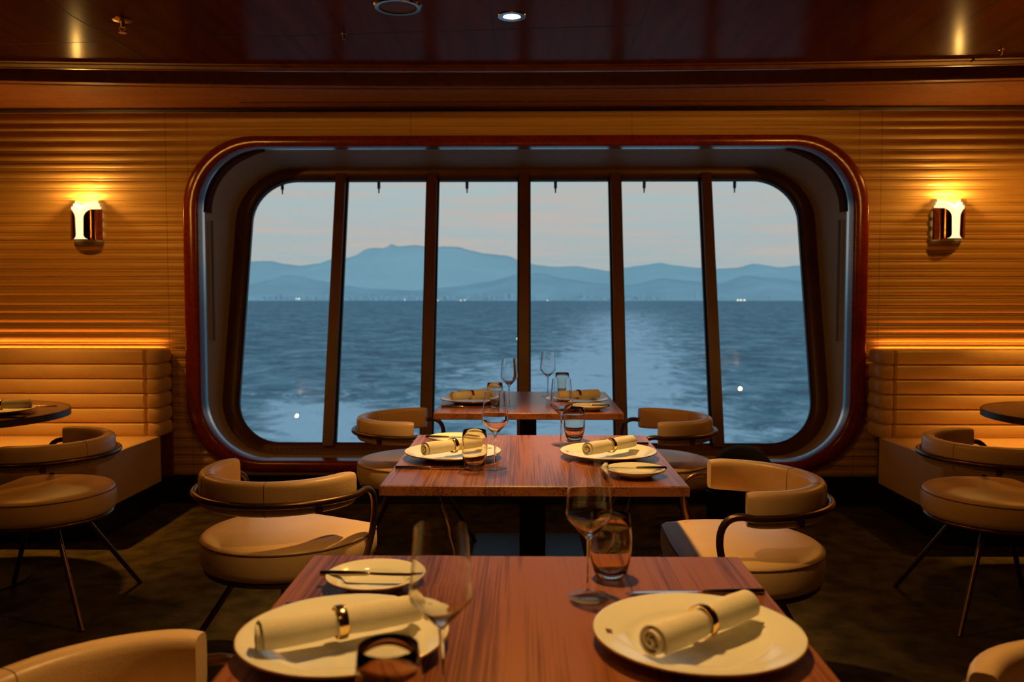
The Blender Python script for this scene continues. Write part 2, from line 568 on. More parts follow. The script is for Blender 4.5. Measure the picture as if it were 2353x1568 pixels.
def tag(o, label, cat, group=None, kind=None):
    o['label'] = label; o['category'] = cat
    if group: o['group'] = group
    if kind: o['kind'] = kind
    return o
def thing(name, label, cat, loc=(0, 0, 0), rz=0.0, group=None):
    o = bpy.data.objects.new(name, None)
    COL.objects.link(o)
    o.location = loc; o.rotation_euler = (0, 0, rz)
    return tag(o, label, cat, group)
def struct(o):
    o['kind'] = 'structure'
    return o
def dup(root, loc, rz, label, group=None):
    r = root.copy(); COL.objects.link(r)
    r.location = loc; r.rotation_euler = (0, 0, rz)
    r['label'] = label
    if group: r['group'] = group
    for ch in list(root.children):
        c = ch.copy(); COL.objects.link(c); c.parent = r
        for g in ch.children:
            d = g.copy(); COL.objects.link(d); d.parent = c
    return r
class Kind:
    """first call moves the prototype itself, later calls copy it with its parts"""
    def __init__(self, root):
        self.root, self.used = root, False
    def put(self, loc, rz, label, group=None):
        if not self.used:
            self.used = True
            self.root.location = loc; self.root.rotation_euler = (0, 0, rz)
            self.root['label'] = label
            if group: self.root['group'] = group
            return self.root
        return dup(self.root, loc, rz, label, group)

def rrect(hw, z0, z1, r, n=12, mid=5):
    """rounded rectangle outline in XZ with constant point count"""
    pts = []
    for cx, cz, a0 in ((hw - r, z0 + r, -90), (hw - r, z1 - r, 0), (-hw + r, z1 - r, 90), (-hw + r, z0 + r, 180)):
        for k in range(n + 1):
            a = R(a0 + 90 * k / n)
            pts.append((cx + r * math.cos(a), cz + r * math.sin(a)))
    out = []
    for i, p in enumerate(pts):
        out.append(p)
        if (i + 1) % (n + 1) == 0:
            q = pts[(i + 1) % len(pts)]
            for k in range(1, mid):
                t = k / mid
                out.append((p[0] + (q[0] - p[0]) * t, p[1] + (q[1] - p[1]) * t))
    return out

# ------------------------------------------------------------------ sea, hills, far town
SEA = -17.0
def build_sea():
    mb = MB(); ys = []; y = 60.0
    while y < 4400:
        ys.append(y); y *= 1.0125
    nx = 340; wk = []
    for yy in ys:
        for i in range(nx + 1):
            x = (i / nx - 0.5) * 2 * (1.1 * yy + 30)
            z = SEA
            if yy < 1500:
                z += 0.35 * noise.noise((x * 0.11, yy * 0.07, 0.3)) + 0.2 * noise.noise((x * 0.3, yy * 0.2, 5.1))
            mb.v.append((x, yy, z))
            u = x - 0.115 * yy
            core = math.exp(-(u / (7 + 0.055 * yy)) ** 2) * (1.0 if yy < 260 else max(0.25, 1 - (yy - 260) / 1400))
            left = 0.95 * math.exp(-((x + 0.24 * yy) / (0.075 * yy)) ** 2) * math.exp(-((yy - 125) / 30) ** 2)
            mid = 0.55 * math.exp(-((x + 0.02 * yy) / (0.13 * yy)) ** 2) * math.exp(-((yy - 190) / 70) ** 2)
            wk.append(min(1.0, 0.9 * core + left + mid + 0.35 * math.exp(-((yy - 95) / 40) ** 2)))
    for j in range(len(ys) - 1):
        for i in range(nx):
            a = j * (nx + 1) + i
            mb.f.append((a, a + 1, a + nx + 2, a + nx + 1))
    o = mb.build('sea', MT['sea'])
    at = o.data.attributes.new('wake', 'FLOAT', 'POINT')
    at.data.foreach_set('value', wk)
    struct(o)
build_sea()

def ridge(name, pts, Y, base, depth, mat, seed):
    """pts: bearing (x per unit distance) and height in metres; a hill range with front and back slopes"""
    mb = MB(); xs = []
    n = 560
    b0, b1 = pts[0][0], pts[-1][0]
    rows = [-1.0, -0.8, -0.6, -0.4, -0.2, -0.08, 0.0, 0.12, 0.5, 1.0]
    for t in rows:
        for i in range(n + 1):
            bx = b0 + (b1 - b0) * i / n
            for k in range(len(pts) - 1):
                if pts[k][0] <= bx <= pts[k + 1][0]:
                    u = (bx - pts[k][0]) / (pts[k + 1][0] - pts[k][0])
                    u = u * u * (3 - 2 * u) * 0.6 + u * 0.4
                    h = pts[k][1] + (pts[k + 1][1] - pts[k][1]) * u
                    break
            f = (1 - abs(t)) ** 0.9
            hh = h * f
            if abs(t) < 0.95:
                hh *= 1 + 0.10 * (abs(t)) * noise.noise((bx * 45, t * 4 + seed, seed))
                hh += 1.3 * noise.noise((bx * 220, t * 7, seed))
            yy = Y + depth * t
            mb.v.append((bx * Y * (1 + 0.0 * t), yy, base + max(0, hh)))
    for j in range(len(rows) - 1):
        for i in range(n):
            a = j * (n + 1) + i
            mb.f.append((a, a + 1, a + n + 2, a + n + 1))
    return struct(mb.build(name, mat))
def sky_pts(lst, Y):
    return [((px - 1204) / FPX, (683 - py) / FPX * Y + 1.25 - SEA) for px, py in lst]
FAR = [(-900, 640), (-500, 616), (-200, 624), (120, 600), (260, 615), (380, 612), (480, 604), (575, 601), (620, 600), (655, 607), (690, 611), (730, 606), (765, 596), (800, 593), (822, 586), (838, 574), (858, 570), (882, 571), (894, 566), (902, 560), (912, 567), (955, 564), (1000, 570), (1015, 567), (1052, 568), (1085, 577), (1112, 583), (1165, 588), (1200, 602), (1235, 610), (1280, 614), (1325, 612), (1360, 618), (1400, 624), (1425, 617), (1470, 611), (1515, 605), (1550, 611), (1600, 616), (1650, 618), (1690, 616), (1728, 607), (1790, 615), (1830, 611), (1930, 606), (2050, 615), (2250, 598), (2500, 612), (2900, 604), (3300, 640)]
NEAR = [(-900, 670), (-400, 640), (0, 655), (220, 640), (380, 668), (480, 660), (560, 657), (615, 645), (655, 633), (690, 636), (730, 645), (790, 656), (850, 664), (950, 668), (1040, 660), (1120, 648), (1190, 632), (1240, 628), (1300, 642), (1380, 652), (1450, 655), (1520, 640), (1580, 646), (1650, 652), (1710, 634), (1780, 640), (1850, 648), (1950, 640), (2050, 655), (2300, 636), (2600, 652), (2950, 640), (3300, 672)]
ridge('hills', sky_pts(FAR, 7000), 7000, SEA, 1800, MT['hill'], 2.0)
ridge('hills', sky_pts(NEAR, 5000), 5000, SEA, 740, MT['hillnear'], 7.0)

def build_town():
    mb = MB(); rnd = random.Random(3)
    for k in range(620):
        px = rnd.choice([rnd.uniform(560, 1860), rnd.gauss(640, 60), rnd.gauss(880, 90), rnd.gauss(1330, 90), rnd.gauss(1460, 40), rnd.gauss(1120, 60)])
        if not 560 < px < 1850:
            continue
        Y = rnd.uniform(4270, 4420)
        up = max(0, rnd.gauss(0, 12)) if rnd.random() < 0.35 else 0
        x = (px - 1204) / FPX * Y
        w = rnd.uniform(6, 22); h = rnd.uniform(3, 13) if rnd.random() < 0.85 else rnd.uniform(16, 26)
        mb.box((x - w / 2, Y, SEA + 0.4), (x + w / 2, Y + 10, SEA + 0.4 + h + up))
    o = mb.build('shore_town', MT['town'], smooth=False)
    tag(o, 'pale buildings of the town strung along the far shore below the hills', 'town', None, 'stuff')
build_town()
lamp_k = None
for px, py, r in ((1693, 690, 3.6), (1700, 690, 3.6), (1708, 690, 3.6), (680, 687, 2.6), (686, 687, 3.2), (1059, 691, 2.8), (1006, 691, 2.4), (1068, 690, 2.2), (1258, 691, 2.6), (930, 689, 2.0)):
    Y = 4262.0
    x, z = (px - 1204) / FPX * Y, (683 - py) / FPX * Y + 1.25
    if lamp_k is None:
        mb = MB().lathe([(0, -1), (0.5, -0.87), (0.87, -0.5), (1, 0), (0.87, 0.5), (0.5, 0.87), (0, 1)], 14)
        lamp_k = Kind(mb.build('shore_lamp', MT['shorelamp']))
        lamp_k.root['category'] = 'lamp'
    trio = 1690 < px < 1712
    o = lamp_k.put((x, Y, z), 0, 'one of three bright lamps in a row on the far shore' if trio else 'small bright lamp on the far shoreline left of the three lamps in a row',
                   'row of three shore lamps' if trio else 'lamps on the far shore')
    o.scale = (r, r, r)

# ------------------------------------------------------------------ room shell
XW = 4.3
WY = 5.033
floor = struct(MB().box((-XW, -3.2, -0.06), (XW, 5.360, 0)).build('floor', MT['carpet'], smooth=False))
def edge_y(x, y0, sag):
    return y0 - sag * (x / 2.2) ** 2
def strip_x(prof_fn, n=40):
    """section (list of (y, z)) swept along x; prof_fn(x) gives the section"""
    mb = MB()
    mb.loft([[(x, y, z) for y, z in prof_fn(x)] for x in [-XW + 2 * XW * i / n for i in range(n + 1)]], True, True)
    return mb
c = strip_x(lambda x: [(-3.2, CEIL), (edge_y(x, 3.710, 0.09), CEIL), (edge_y(x, 3.710, 0.09), CEIL + 0.05), (-3.2, CEIL + 0.05)])
ceil = struct(c.build('ceiling', MT['ceiling'], angle=20))
# hairline joints between the ceiling panels
def ceil_joint(a, b):
    mb = MB(); d = (Vector(b) - Vector(a)).normalized(); s = Vector((-d.y, d.x)) * 0.0016
    z = CEIL - 0.0006
    mb.loft([[(a[0] + s.x, a[1] + s.y, z), (a[0] - s.x, a[1] - s.y, z), (a[0] - s.x, a[1] - s.y, CEIL), (a[0] + s.x, a[1] + s.y, CEIL)],
             [(b[0] + s.x, b[1] + s.y, z), (b[0] - s.x, b[1] - s.y, z), (b[0] - s.x, b[1] - s.y, CEIL), (b[0] + s.x, b[1] + s.y, CEIL)]], True, True)
    mb.build('ceiling_joint', MT['black'], ceil, False)
for a, b in (((-0.125, 2.237), (-0.11, 3.542)), ((0.42, 2.237), (0.43, 3.542)), ((-1.62, 2.237), (-1.60, 3.635)), ((1.62, 2.237), (1.60, 3.123)), ((-1.2, 3.318), (0.42, 3.188)), ((-2.4, 3.412), (-1.61, 3.356))):
    ceil_joint(a, b)
def lip(x):
    e = edge_y(x, 3.71, .09)
    return [(e, CEIL + 0.004), (e + 0.001, CEIL - 0.006), (e + 0.012, CEIL - 0.008), (e + 0.013, CEIL - 0.021), (e + 0.016, CEIL - 0.0245), (e + 0.03, CEIL - 0.0245), (e + 0.03, CEIL + 0.30), (e, CEIL + 0.30)]
struct(strip_x(lip).build('trim_1', MT['trimwood'], angle=25))
struct(MB().box((-XW, 3.2, 2.62), (XW, 5.360, 2.68)).build('ceiling_recess', MT['black'], smooth=False))
# rounded soffit over the window wall
def soffit(x):
    f = edge_y(x, 4.567, 0.10)
    return [(f, 2.62), (f, 2.385), (f + 0.006, 2.370), (f + 0.016, 2.366), (f + 0.034, 2.366), (f + 0.040, 2.360), (5.015, 2.360), (5.015, 2.345), (5.089, 2.345), (5.089, 2.62)]
struct(strip_x(soffit).build('trim_2', MT['soffit'], angle=25))
def air_slot(x0, x1):
    mb = MB(); mb.box((x0, 4.880, 2.3575), (x1, 4.894, 2.3605))
    return struct(mb.build('trim_3', MT['trimwood'], smooth=False))
air_slot(-1.62, 0.0)
air_slot(0.02, 1.70)
struct(strip_x(lambda x: [(edge_y(x, 5.010, 0.0), 2.347), (5.026, 2.335), (5.089, 2.335), (5.089, 2.347)]).build('trim_4', MT['black'], angle=25))
struct(MB().box((-XW, 5.061, 0), (XW, 5.360, 0.18)).build('baseboard_back', MT['black'], smooth=False))
struct(MB().box((-XW - 0.1, -3.2, 0), (-XW, 5.360, 2.68)).build('wall_left', MT['darkwood'], smooth=False))
struct(MB().box((XW, -3.2, 0), (XW + 0.1, 5.360, 2.68)).build('wall_right', MT['darkwood'], smooth=False))
struct(MB().box((-XW - 0.1, -3.3, 0), (XW + 0.1, -3.2, 2.68)).build('wall_front', MT['darkwood'], smooth=False))
struct(MB().box((-XW, -3.2, 2.55), (XW, 3.5, 2.68)).build('roof', MT['black'], smooth=False))

# window outlines (hw, z0, z1, corner radius) in the wall plane
OUT = (2.012, 0.208, 2.195, 0.425)
INN = (1.925, 0.272, 2.130, 0.365)
def ribbed_wall():
    """wavy horizontal ribs modelled as relief; the window hole is cut row by row"""
    widths = [.057, .059, .043, .058, .053, .059, .042, .058, .055, .059, .044, .057]
    rows = []; z = 0.18; k = 0
    while z < 2.36:
        w = widths[k % len(widths)]; k += 1
        main = w - 0.013
        for i in range(9):
            t = i / 8
            rows.append((z + main * t, WY - 0.0085 * math.sin(PI * t) ** 0.8 - 0.001))
        for i in range(1, 4):
            t = i / 4
            rows.append((z + main + 0.013 * t, WY - 0.0045 * math.sin(PI * t)))
        z += w
    rows.append((z, WY))
    hw, z0, z1, r = 1.965, 0.24, 2.165, 0.395
    def hx(z):
        if z <= z0 or z >= z1: return 0.0
        if z < z0 + r: return hw - r + math.sqrt(max(0, r * r - (z0 + r - z) ** 2))
        if z > z1 - r: return hw - r + math.sqrt(max(0, r * r - (z - z1 + r) ** 2))
        return hw
    mb = MB()
    for s in (-1, 1):
        b = len(mb.v)
        for z, y in rows:
            h = hx(z)
            mb.v.append((s * XW, y, z)); mb.v.append((s * max(h, 0.0), y, z))
        for i in range(len(rows) - 1):
            a = b + 2 * i
            mb.f.append((a, a + 1, a + 3, a + 2))
    return struct(mb.build('wall_back', MT['wall'], angle=50))
ribbed_wall()

# ------------------------------------------------------------------ the window
win = bpy.data.objects.new('window_1', None)
COL.objects.link(win)
struct(win)
win['label'] = 'wide rounded picture window leaning outward over the stern'
def lerp_out(t):
    return rrect(*[a + (b - a) * t for a, b in zip(OUT, INN)])
def ring_loft(sections, closed_section=True):
    mb = MB()
    mb.loft([[(x, y, z) for x, z in o] for o, y in sections], True, False, closed_section)
    return mb
ring_loft([(lerp_out(t), y) for t, y in ((0, 5.052), (0, 5.013), (0.05, 4.998), (0.16, 4.991), (0.84, 4.991), (0.95, 4.998), (1, 5.013), (1, 5.085), (0.6, 5.085), (0.6, 5.052))]).build('window_frame', MT['redwood'], win, angle=60)
def inn(d, dz=0.0):
    return rrect(INN[0] - d, INN[1] + d + dz, INN[2] - d + dz, INN[3] - d * 0.6)
ring_loft([(inn(-0.004), 5.085), (inn(-0.004), 5.131), (inn(-0.03), 5.131), (inn(-0.03), 5.085)]).build('metal_lining', MT['chrome'], win, angle=60)
# tilted glazing plane: local (x, n, s) -> world
TH = math.atan2(0.466, 1.742)
GM = Matrix.Translation((0, 5.360, 0.318)) @ Matrix.Rotation(-TH, 4, 'X')
GH = 1.803
GHW = 1.852
def gl(o, y):
    return [GM @ Vector((x, y, z)) for x, z in o]
mb = MB()
go = rrect(GHW + 0.085, -0.075, GH + 0.055, 0.37)
r0 = [(x, 5.131, z) for x, z in inn(-0.006)]
r1 = gl(go, -0.03)
mid = [tuple(Vector(a).lerp(Vector(b), 0.5)) for a, b in zip(r0, r1)]
mb.loft([r0, mid, r1], True)
mb.build('reveal', MT['reveal'], win, angle=60)
# the dark pocket of the blind at both upper corners
for s in (-1, 1):
    o = inn(0.006)
    rows_a, rows_b = [], []
    pts = [(x, z) for x, z in o if x * s > 0 and z > 1.72 and x * s > 1.45]
    pts.sort(key=lambda p: math.atan2(p[1] - 1.76, p[0] * s - 1.55))
    n_ = len(pts)
    mb = MB()
    secs = []
    for i, (x, z) in enumerate(pts):
        w = 0.085 if i < n_ - 3 else 0.085 * (n_ - 1 - i) / 3 + 0.01
        k = 0.985
        secs.append([(x, 5.138, z), (x, 5.138 + w, z), (x * 1.006, 5.138 + w, z * 1.006), (x * 1.006, 5.138, z * 1.006)])
    mb.loft(secs, True, True)
    mb.build('blind_pocket', MT['pocket'], win, angle=60)
    for dy in (5.206, 5.229):
        MB().box((s * 1.918 - 0.003, dy, 0.98), (s * 1.918 + 0.003, dy + 0.005, 1.72)).build('blind_guide', MT['guide'], win, False)
gi = rrect(GHW, 0, GH, 0.29)
def grow(o_in, o_out, t):
    return [(a[0] + (b[0] - a[0]) * t, a[1] + (b[1] - a[1]) * t) for a, b in zip(o_in, o_out)]
mb = MB()
mb.loft([gl(go, 0.07), gl(go, -0.035), gl(grow(gi, go, 0.9), -0.035), gl(grow(gi, go, 0.25), -0.030), gl(grow(gi, go, 0.0), -0.012), gl(gi, 0.07)], True, False, True)
def stud(mb, x, z, y, r=0.006):
    c = GM @ Vector((x, y, z))
    rings = []
    for rr, d in ((r, 0), (r * 0.8, -r * 0.45), (r * 0.3, -r * 0.6)):
        rings.append([GM @ Vector((x + rr * math.cos(2 * PI * k / 8), y + d, z + rr * math.sin(2 * PI * k / 8))) for k in range(8)])
    mb.loft(rings, True, True)
for k in range(100):
    x = -1.6 + 3.2 * k / 99
    stud(mb, x, -0.035, -0.035, 0.005)
for s in (-1, 1):
    for k in range(30):
        stud(mb, s * (GHW + 0.05), 0.32 + 1.15 * k / 29, -0.035, 0.004)
mb.build('glazing_frame', MT['glazing'], win, angle=50)
ring_loft([(grow(gi, go, 0.03), 0), (grow(gi, go, -0.10), 0), (grow(gi, go, -0.10), 0.02), (grow(gi, go, 0.03), 0.02)]).xf(GM @ Matrix.Translation((0, 0.012, 0))).build('gasket', MT['gasket'], win, angle=60)
def gz(x, hw=GHW, r=0.29):
    ax = abs(x)
    if ax <= hw - r: return 0.0, GH
    d = r - math.sqrt(max(0, r * r - (ax - hw + r) ** 2))
    return d, GH - d
MX = [-1.243, -0.622, 0.0, 0.617, 1.228]
for x in MX:
    mb = MB()
    w = 0.033
    mb.prism([(x - w, -0.02), (x + w, -0.02), (x + w, GH + 0.02), (x - w, GH + 0.02)], -0.045, 0.06).xf(GM)
    for k in range(22):
        stud(mb, x, 0.05 + (GH - 0.1) * k / 21, -0.045, 0.0032)
    m = mb.build('mullion', MT['glazing'], win, angle=40)
    g = MB()
    for s in (-1, 1):
        x0, x1 = sorted((x + s * w, x + s * (w + 0.012)))
        g.box((x0, 0.0, 0.0), (x1, 0.03, GH))
    g.xf(GM).build('gasket', MT['gasket'], m, False)
ed = [-GHW] + MX + [GHW]
for a, b in zip(ed[:-1], ed[1:]):
    n_ = 24
    xs = [a + (b - a) * (0.5 - 0.5 * math.cos(PI * k / n_)) for k in range(n_ + 1)]
    out = [(x, gz(x)[0]) for x in xs] + [(x, gz(x)[1]) for x in reversed(xs)]
    ol = [p for i, p in enumerate(out) if i == 0 or (Vector(p) - Vector(out[i - 1])).length > 1e-4]
    if (Vector(ol[0]) - Vector(ol[-1])).length < 1e-4: ol.pop()
    MB().prism(ol, 0.015, 0.021).xf(GM).build('pane', MT['pane'], win, False)
# washer nozzles outside, one above each pane
noz = None
for i, x in enumerate((-1.70, -1.02, -0.40, 0.22, 0.84, 1.47)):
    if noz is None:
        r_ = thing('window_washer_nozzle', '', 'nozzle')
        MB().lathe([(0, 0), (0.011, 0), (0.011, -0.058), (0.009, -0.064), (0, -0.064)], 16).build('body', MT['nozzle'], r_)
        MB().lathe([(0, -0.064), (0.006, -0.064), (0.004, -0.096), (0, -0.098)], 12).build('tip', MT['nozzle'], r_)
        noz = Kind(r_)
    p = GM @ Vector((x, 0.16, GH - (-0.052 if i == 0 else -0.058)))
    noz.put(p, 0, ['small black washer nozzle half hidden by the rounded corner of the first pane',
                   'black washer nozzle hanging outside the second pane, left of the mountain top',
                   'black washer nozzle hanging outside the third pane, just left of the middle mullion',
                   'black washer nozzle hanging outside the fourth pane, just right of the middle mullion',
                   'black washer nozzle hanging outside the fifth pane from the left',
                   'black washer nozzle hanging outside the sixth pane near its rounded corner'][i], 'washer nozzles above the window')
rail = MB().box((-2.0, 0.13, GH + 0.055), (2.0, 0.2, GH + 0.16)).xf(GM).build('nozzle_support', MT['nozzle'], win, False)  # support added out of view above the glass for the nozzles to hang from

# ------------------------------------------------------------------ ceiling fittings
t = thing('ceiling_downlight', 'small round recessed downlight, lit, in the dark ceiling above the middle table', 'light', (-0.044, 3.076, CEIL))
MB().lathe([(0.030, 0.0), (0.031, -0.004), (0.050, -0.004), (0.052, 0.0)], 40).build('trim_ring', MT['chrome'], t)
MB().lathe([(0.0, -0.0015), (0.026, -0.0015), (0.030, -0.001)], 32).build('lens', MT['lampglow'], t)
t = thing('ceiling_speaker', 'round flush loudspeaker with brown grille in the ceiling left of the downlight', 'speaker', (-0.435, 2.969, CEIL))
MB().lathe([(0.066, 0.0), (0.066, -0.006), (0.079, -0.007), (0.085, 0.0)], 48).build('rim', MT['darksteel'], t)
MB().lathe([(0, -0.003), (0.066, -0.003)], 48).build('grille', MT['grille'], t)
t = thing('fire_sprinkler', 'brass fire sprinkler hanging from the ceiling above the left bench', 'sprinkler', (-1.449, 3.095, CEIL))
MB().lathe([(0, 0), (0.034, 0), (0.034, -0.004), (0.022, -0.008), (0, -0.008)], 32).build('escutcheon', MT['brass'], t)
MB().lathe([(0, -0.008), (0.009, -0.008), (0.008, -0.028), (0.0, -0.028)], 16).build('body', MT['brass'], t)
for s in (-1, 1):
    MB().tube([(s * 0.007, 0, -0.022), (s * 0.012, 0, -0.034), (0.002 * s, 0, -0.045)], 0.002, 6).build('yoke_arm', MT['brass'], t)
MB().lathe([(0, -0.045), (0.014, -0.046), (0.014, -0.048), (0, -0.048)], 20).build('deflector', MT['brass'], t)
def ceil_pin(x, y, label):
    t = thing('ceiling_sensor', label, 'sensor', (x, y, CEIL))
    MB().lathe([(0, 0), (0.011, 0), (0.011, -0.004), (0.006, -0.005), (0, -0.005)], 20).build('collar', MT['brass'], t)
    MB().lathe([(0, -0.005), (0.005, -0.005), (0.005, -0.024), (0, -0.026)], 12).build('tip', MT['brass'], t)
ceil_pin(-0.684, 3.262, 'tiny brass sensor pin in the ceiling between the sprinkler and the round loudspeaker')
ceil_pin(1.925, 3.505, 'tiny brass sensor pin in the ceiling above the right bench')

# ------------------------------------------------------------------ wall sconces
def make_sconce(label, x, z0):
    t = thing('wall_sconce', label, 'lamp', (x, WY - 0.012, z0), 0, 'wall sconces beside the window')
    MB().box((-0.05, -0.012, 0.01), (0.05, 0.008, 0.17)).build('back_plate', MT['copper'], t, False)
    def sheet(rx, ry, gap, z0_, ztop, thick, nz=28, na=22):
        """half elliptical sheet either side: gap(z) is the half width of the slot, ztop the top height"""
        outs = []
        for s in (-1, 1):
            rings_o, rings_i = [], []
            for i in range(nz + 1):
                z = z0_ + (ztop - z0_) * i / nz
                a0 = math.asin(min(0.985, max(0.0, gap(z)) / rx))
                a0 = min(a0, R(84))
                ro, ri = [], []
                for k in range(na + 1):
                    a = a0 + (R(90) - a0) * k / na
                    ro.append((s * rx * math.sin(a), -ry * math.cos(a), z))
                    ri.append((s * (rx - thick) * math.sin(a), -(ry - thick) * math.cos(a), z))
                rings_o.append(ro + ri[::-1])
            mb = MB(); mb.loft(rings_o, True, True)
            outs.append(mb)
        return outs
    H = 0.183
    def gap_metal(z):
        g = 0.022 + 0.004 * (z / H)
        r1 = 0.062
        if z > H - r1:
            d = z - (H - r1)
            g += r1 - math.sqrt(max(0, r1 * r1 - d * d))
        r2 = 0.03
        if z < r2:
            d = r2 - z
            g += r2 - math.sqrt(max(0, r2 * r2 - d * d))
        return g
    for mb in sheet(0.089, 0.10, gap_metal, 0.0, H, 0.003):
        mb.build('metal_shade', MT['copper'], t, angle=50)
    half = [(0.0885 * math.sin(R(a)), -0.0995 * math.cos(R(a))) for a in range(-90, 91, 6)]
    MB().loft([[(x_, y_, 0.0) for x_, y_ in half], [(x_, y_, 0.0025) for x_, y_ in half]], True, True).build('bottom_plate', MT['copper'], t, angle=40)
    for k in range(3):
        rx = 0.082 - 0.009 * k
        top = 0.199 + 0.017 * k
        zn = top - 0.042
        def gap_g(z, rx=rx, top=top, zn=zn):
            if z < zn: return 0.0
            u = (z - zn) / (top - zn)
            return rx * 0.97 * min(1, u) ** 1.2
        for mb in sheet(rx, 0.092 - 0.012 * k, gap_g, 0.003, top, 0.003):
            mb.build('glass_leaf', MT['sconceglass'], t, angle=50)
    # the bulb of the lamp
    d = bpy.data.lights.new('sconce_bulb', 'POINT')
    d.energy = 5.5; d.color = (1.0, 0.52, 0.11); d.shadow_soft_size = 0.012
    o = bpy.data.objects.new('sconce_bulb', d); COL.objects.link(o); o.parent = t
    o.location = (0, -0.075, 0.215)
    return t
make_sconce('curved copper wall sconce with glowing glass, above the left bench', -2.585, 1.585)
make_sconce('curved copper wall sconce with glowing glass, above the right bench', 2.475, 1.585)

# ------------------------------------------------------------------ banquettes
def banquette(label, xe, s, far_x, side):
    """xe: end nearest the window, s: +1 when the bench runs to +x, side: wooden end panel shown"""
    t = thing('banquette', label, 'bench', (xe, 4.810, 0), 0, 'banquettes along the window wall')
    Ln = abs(far_x - xe)
    X = lambda d: s * d          # d = distance from the window-side end
    # backrest: six padded rolls turning round the end
    mb = MB(); path = []
    path.append((Ln, 0.0, 0, -1))
    path.append((0.10, 0.0, 0, -1)); path.append((0.075, 0.0, 0.0, -1))
    path.append((0.062, 0.010, 0.0, -0.35))
    for k in range(5):
        a = R(90 * k / 4)
        path.append((0.045 - 0.045 * math.sin(a), 0.045 - 0.045 * math.cos(a), -math.sin(a), -math.cos(a)))
    path.append((0.0, 0.16, -1, 0)); path.append((0.03, 0.17, 0, 0))
    zs, bul = [], []
    n = 6
    for k in range(n):
        z0 = 0.445 + k * 0.0845
        for i in range(9):
            a = PI * i / 8
            zs.append(z0 + 0.0845 * (0.5 - 0.5 * math.cos(a)) * 0.98 + 0.0008)
            bul.append(0.024 * math.sin(a) ** 0.62 - 0.006)
    rings = []
    for z, b in zip(zs, bul):
        rings.append([(X(d + nx * b), y + ny * b, z) for d, y, nx, ny in path])
    back = [(X(Ln), 0.17, 0)]
    mb.loft(rings, False)
    top = rings[-1]
    c = len(mb.v); mb.v.append((X(Ln), 0.17, zs[-1]))
    base = c - len(top)
    for i in range(len(top) - 1):
        mb.f.append((base + i, base + i + 1, c))
    mb.build('backrest', MT['leather'], t, angle=50)
    # seat cushion with a rounded front edge
    sec = [(0.04, 0.18), (-0.70, 0.18)]
    for k in range(6):
        a = R(90 * k / 5)
        sec.append((-0.70 - 0.012 - 0.03 * math.sin(a) + 0.0, 0.425 + 0.0 + 0.025 * math.sin(a)) if k == 0 else (-0.695 + 0.03 * (1 - math.cos(a)), 0.42 + 0.03 * math.sin(a)))
    sec = [(0.04, 0.18), (-0.688, 0.18), (-0.695, 0.20), (-0.695, 0.42)] + [(-0.695 + 0.03 * (1 - math.cos(R(90 * k / 5))), 0.42 + 0.032 * math.sin(R(90 * k / 5))) for k in range(1, 6)] + [(-0.35, 0.458), (0.04, 0.452)]
    mb = MB()
    def secx(d, inset):
        cyy, czz = -0.35, 0.31
        return [(X(d), cyy + (y - cyy) * (1 - inset), czz + (z - czz) * (1 - inset * 1.6)) for y, z in sec]
    mb.loft([secx(-0.0, 0.03), secx(0.006, 0.012), secx(0.018, 0.0), secx(0.4, 0), secx(Ln, 0)], True, True)
    mb.build('seat', MT['leather'], t, angle=40)
    x0, x1 = sorted((X(0.08), X(Ln)))
    MB().box((x0, -0.56, 0.0), (x1, 0.198, 0.181)).build('plinth', MT['black'], t, False)
    x0, x1 = sorted((X(0.0), X(Ln)))
    if side:
        xa, xb = sorted((X(-0.005), X(0.025)))
        MB().box((xa, 0.185, 0.18), (xb, 0.200, 0.90)).build('end_panel', MT['redwood'], t, False)
        xa, xb = sorted((X(-0.012), X(0.06)))
        MB().box((xa, 0.14, 0.90), (xb, 0.200, 0.912)).build('panel_cap', MT['redwood'], t, False)
        xa, xb = sorted((X(0.012), X(0.10)))
        MB().box((xa, 0.17, 0.18), (xb, 0.196, 0.90)).build('back_board', MT['trimwood'], t, False)
    else:
        xa, xb = sorted((X(0.06), X(Ln)))
        MB().box((xa, 0.17, 0.18), (xb, 0.20, 0.92)).build('back_board', MT['trimwood'], t, False)
    # the strip of warm light hidden behind the backrest
    d = bpy.data.lights.new('bench_cove_light', 'AREA')
    d.shape = 'RECTANGLE'; d.size = Ln - 0.05; d.size_y = 0.012
    d.energy = COVE; d.color = (1.0, 0.30, 0.04)
    o = bpy.data.objects.new('bench_cove_light', d); COL.objects.link(o); o.parent = t
    o.location = (X(Ln / 2 + 0.03), 0.196, 0.925)
    o.rotation_euler = (R(180 - 12), 0, 0)
    return t
COVE = 4.0
banquette('cream leather bench with channelled back beside a red wooden end panel, left of the window', -2.10, -1, -4.25, True)
banquette('cream leather bench with channelled back right of the window', 2.03, 1, 4.25, False)

# ------------------------------------------------------------------ tables
def make_table():
    t = thing('dining_table', '', 'table')
    w, d, th = 0.4115, 0.416, 0.030
    o = MB()
    b = 0.003
    secs = []
    for z, i in ((0.75 - th, b), (0.75 - th + b, 0), (0.75 - b, 0), (0.75, b)):
        secs.append([(-w + i, -d + i, z), (w - i, -d + i, z), (w - i, d - i, z), (-w + i, d - i, z)])
    o.loft(secs, True, True)
    o.build('tabletop', MT['table'], t, False)
    MB().box((-0.040, -0.040, 0.012), (0.040, 0.040, 0.70)).build('pedestal', MT['black'], t, False)
    MB().box((-0.20, -0.20, 0.70), (0.20, 0.20, 0.7195)).build('mounting_plate', MT['black'], t, False)
    MB().box((-0.27, -0.34, 0.0), (0.27, 0.34, 0.012)).build('base_plate', MT['steelplate'], t, False)
    return Kind(t)
T1, T2, T3 = (0.003, 1.202, 0), (0.027, 2.641, 0), (0.020, 4.057, 0)
tk = make_table()
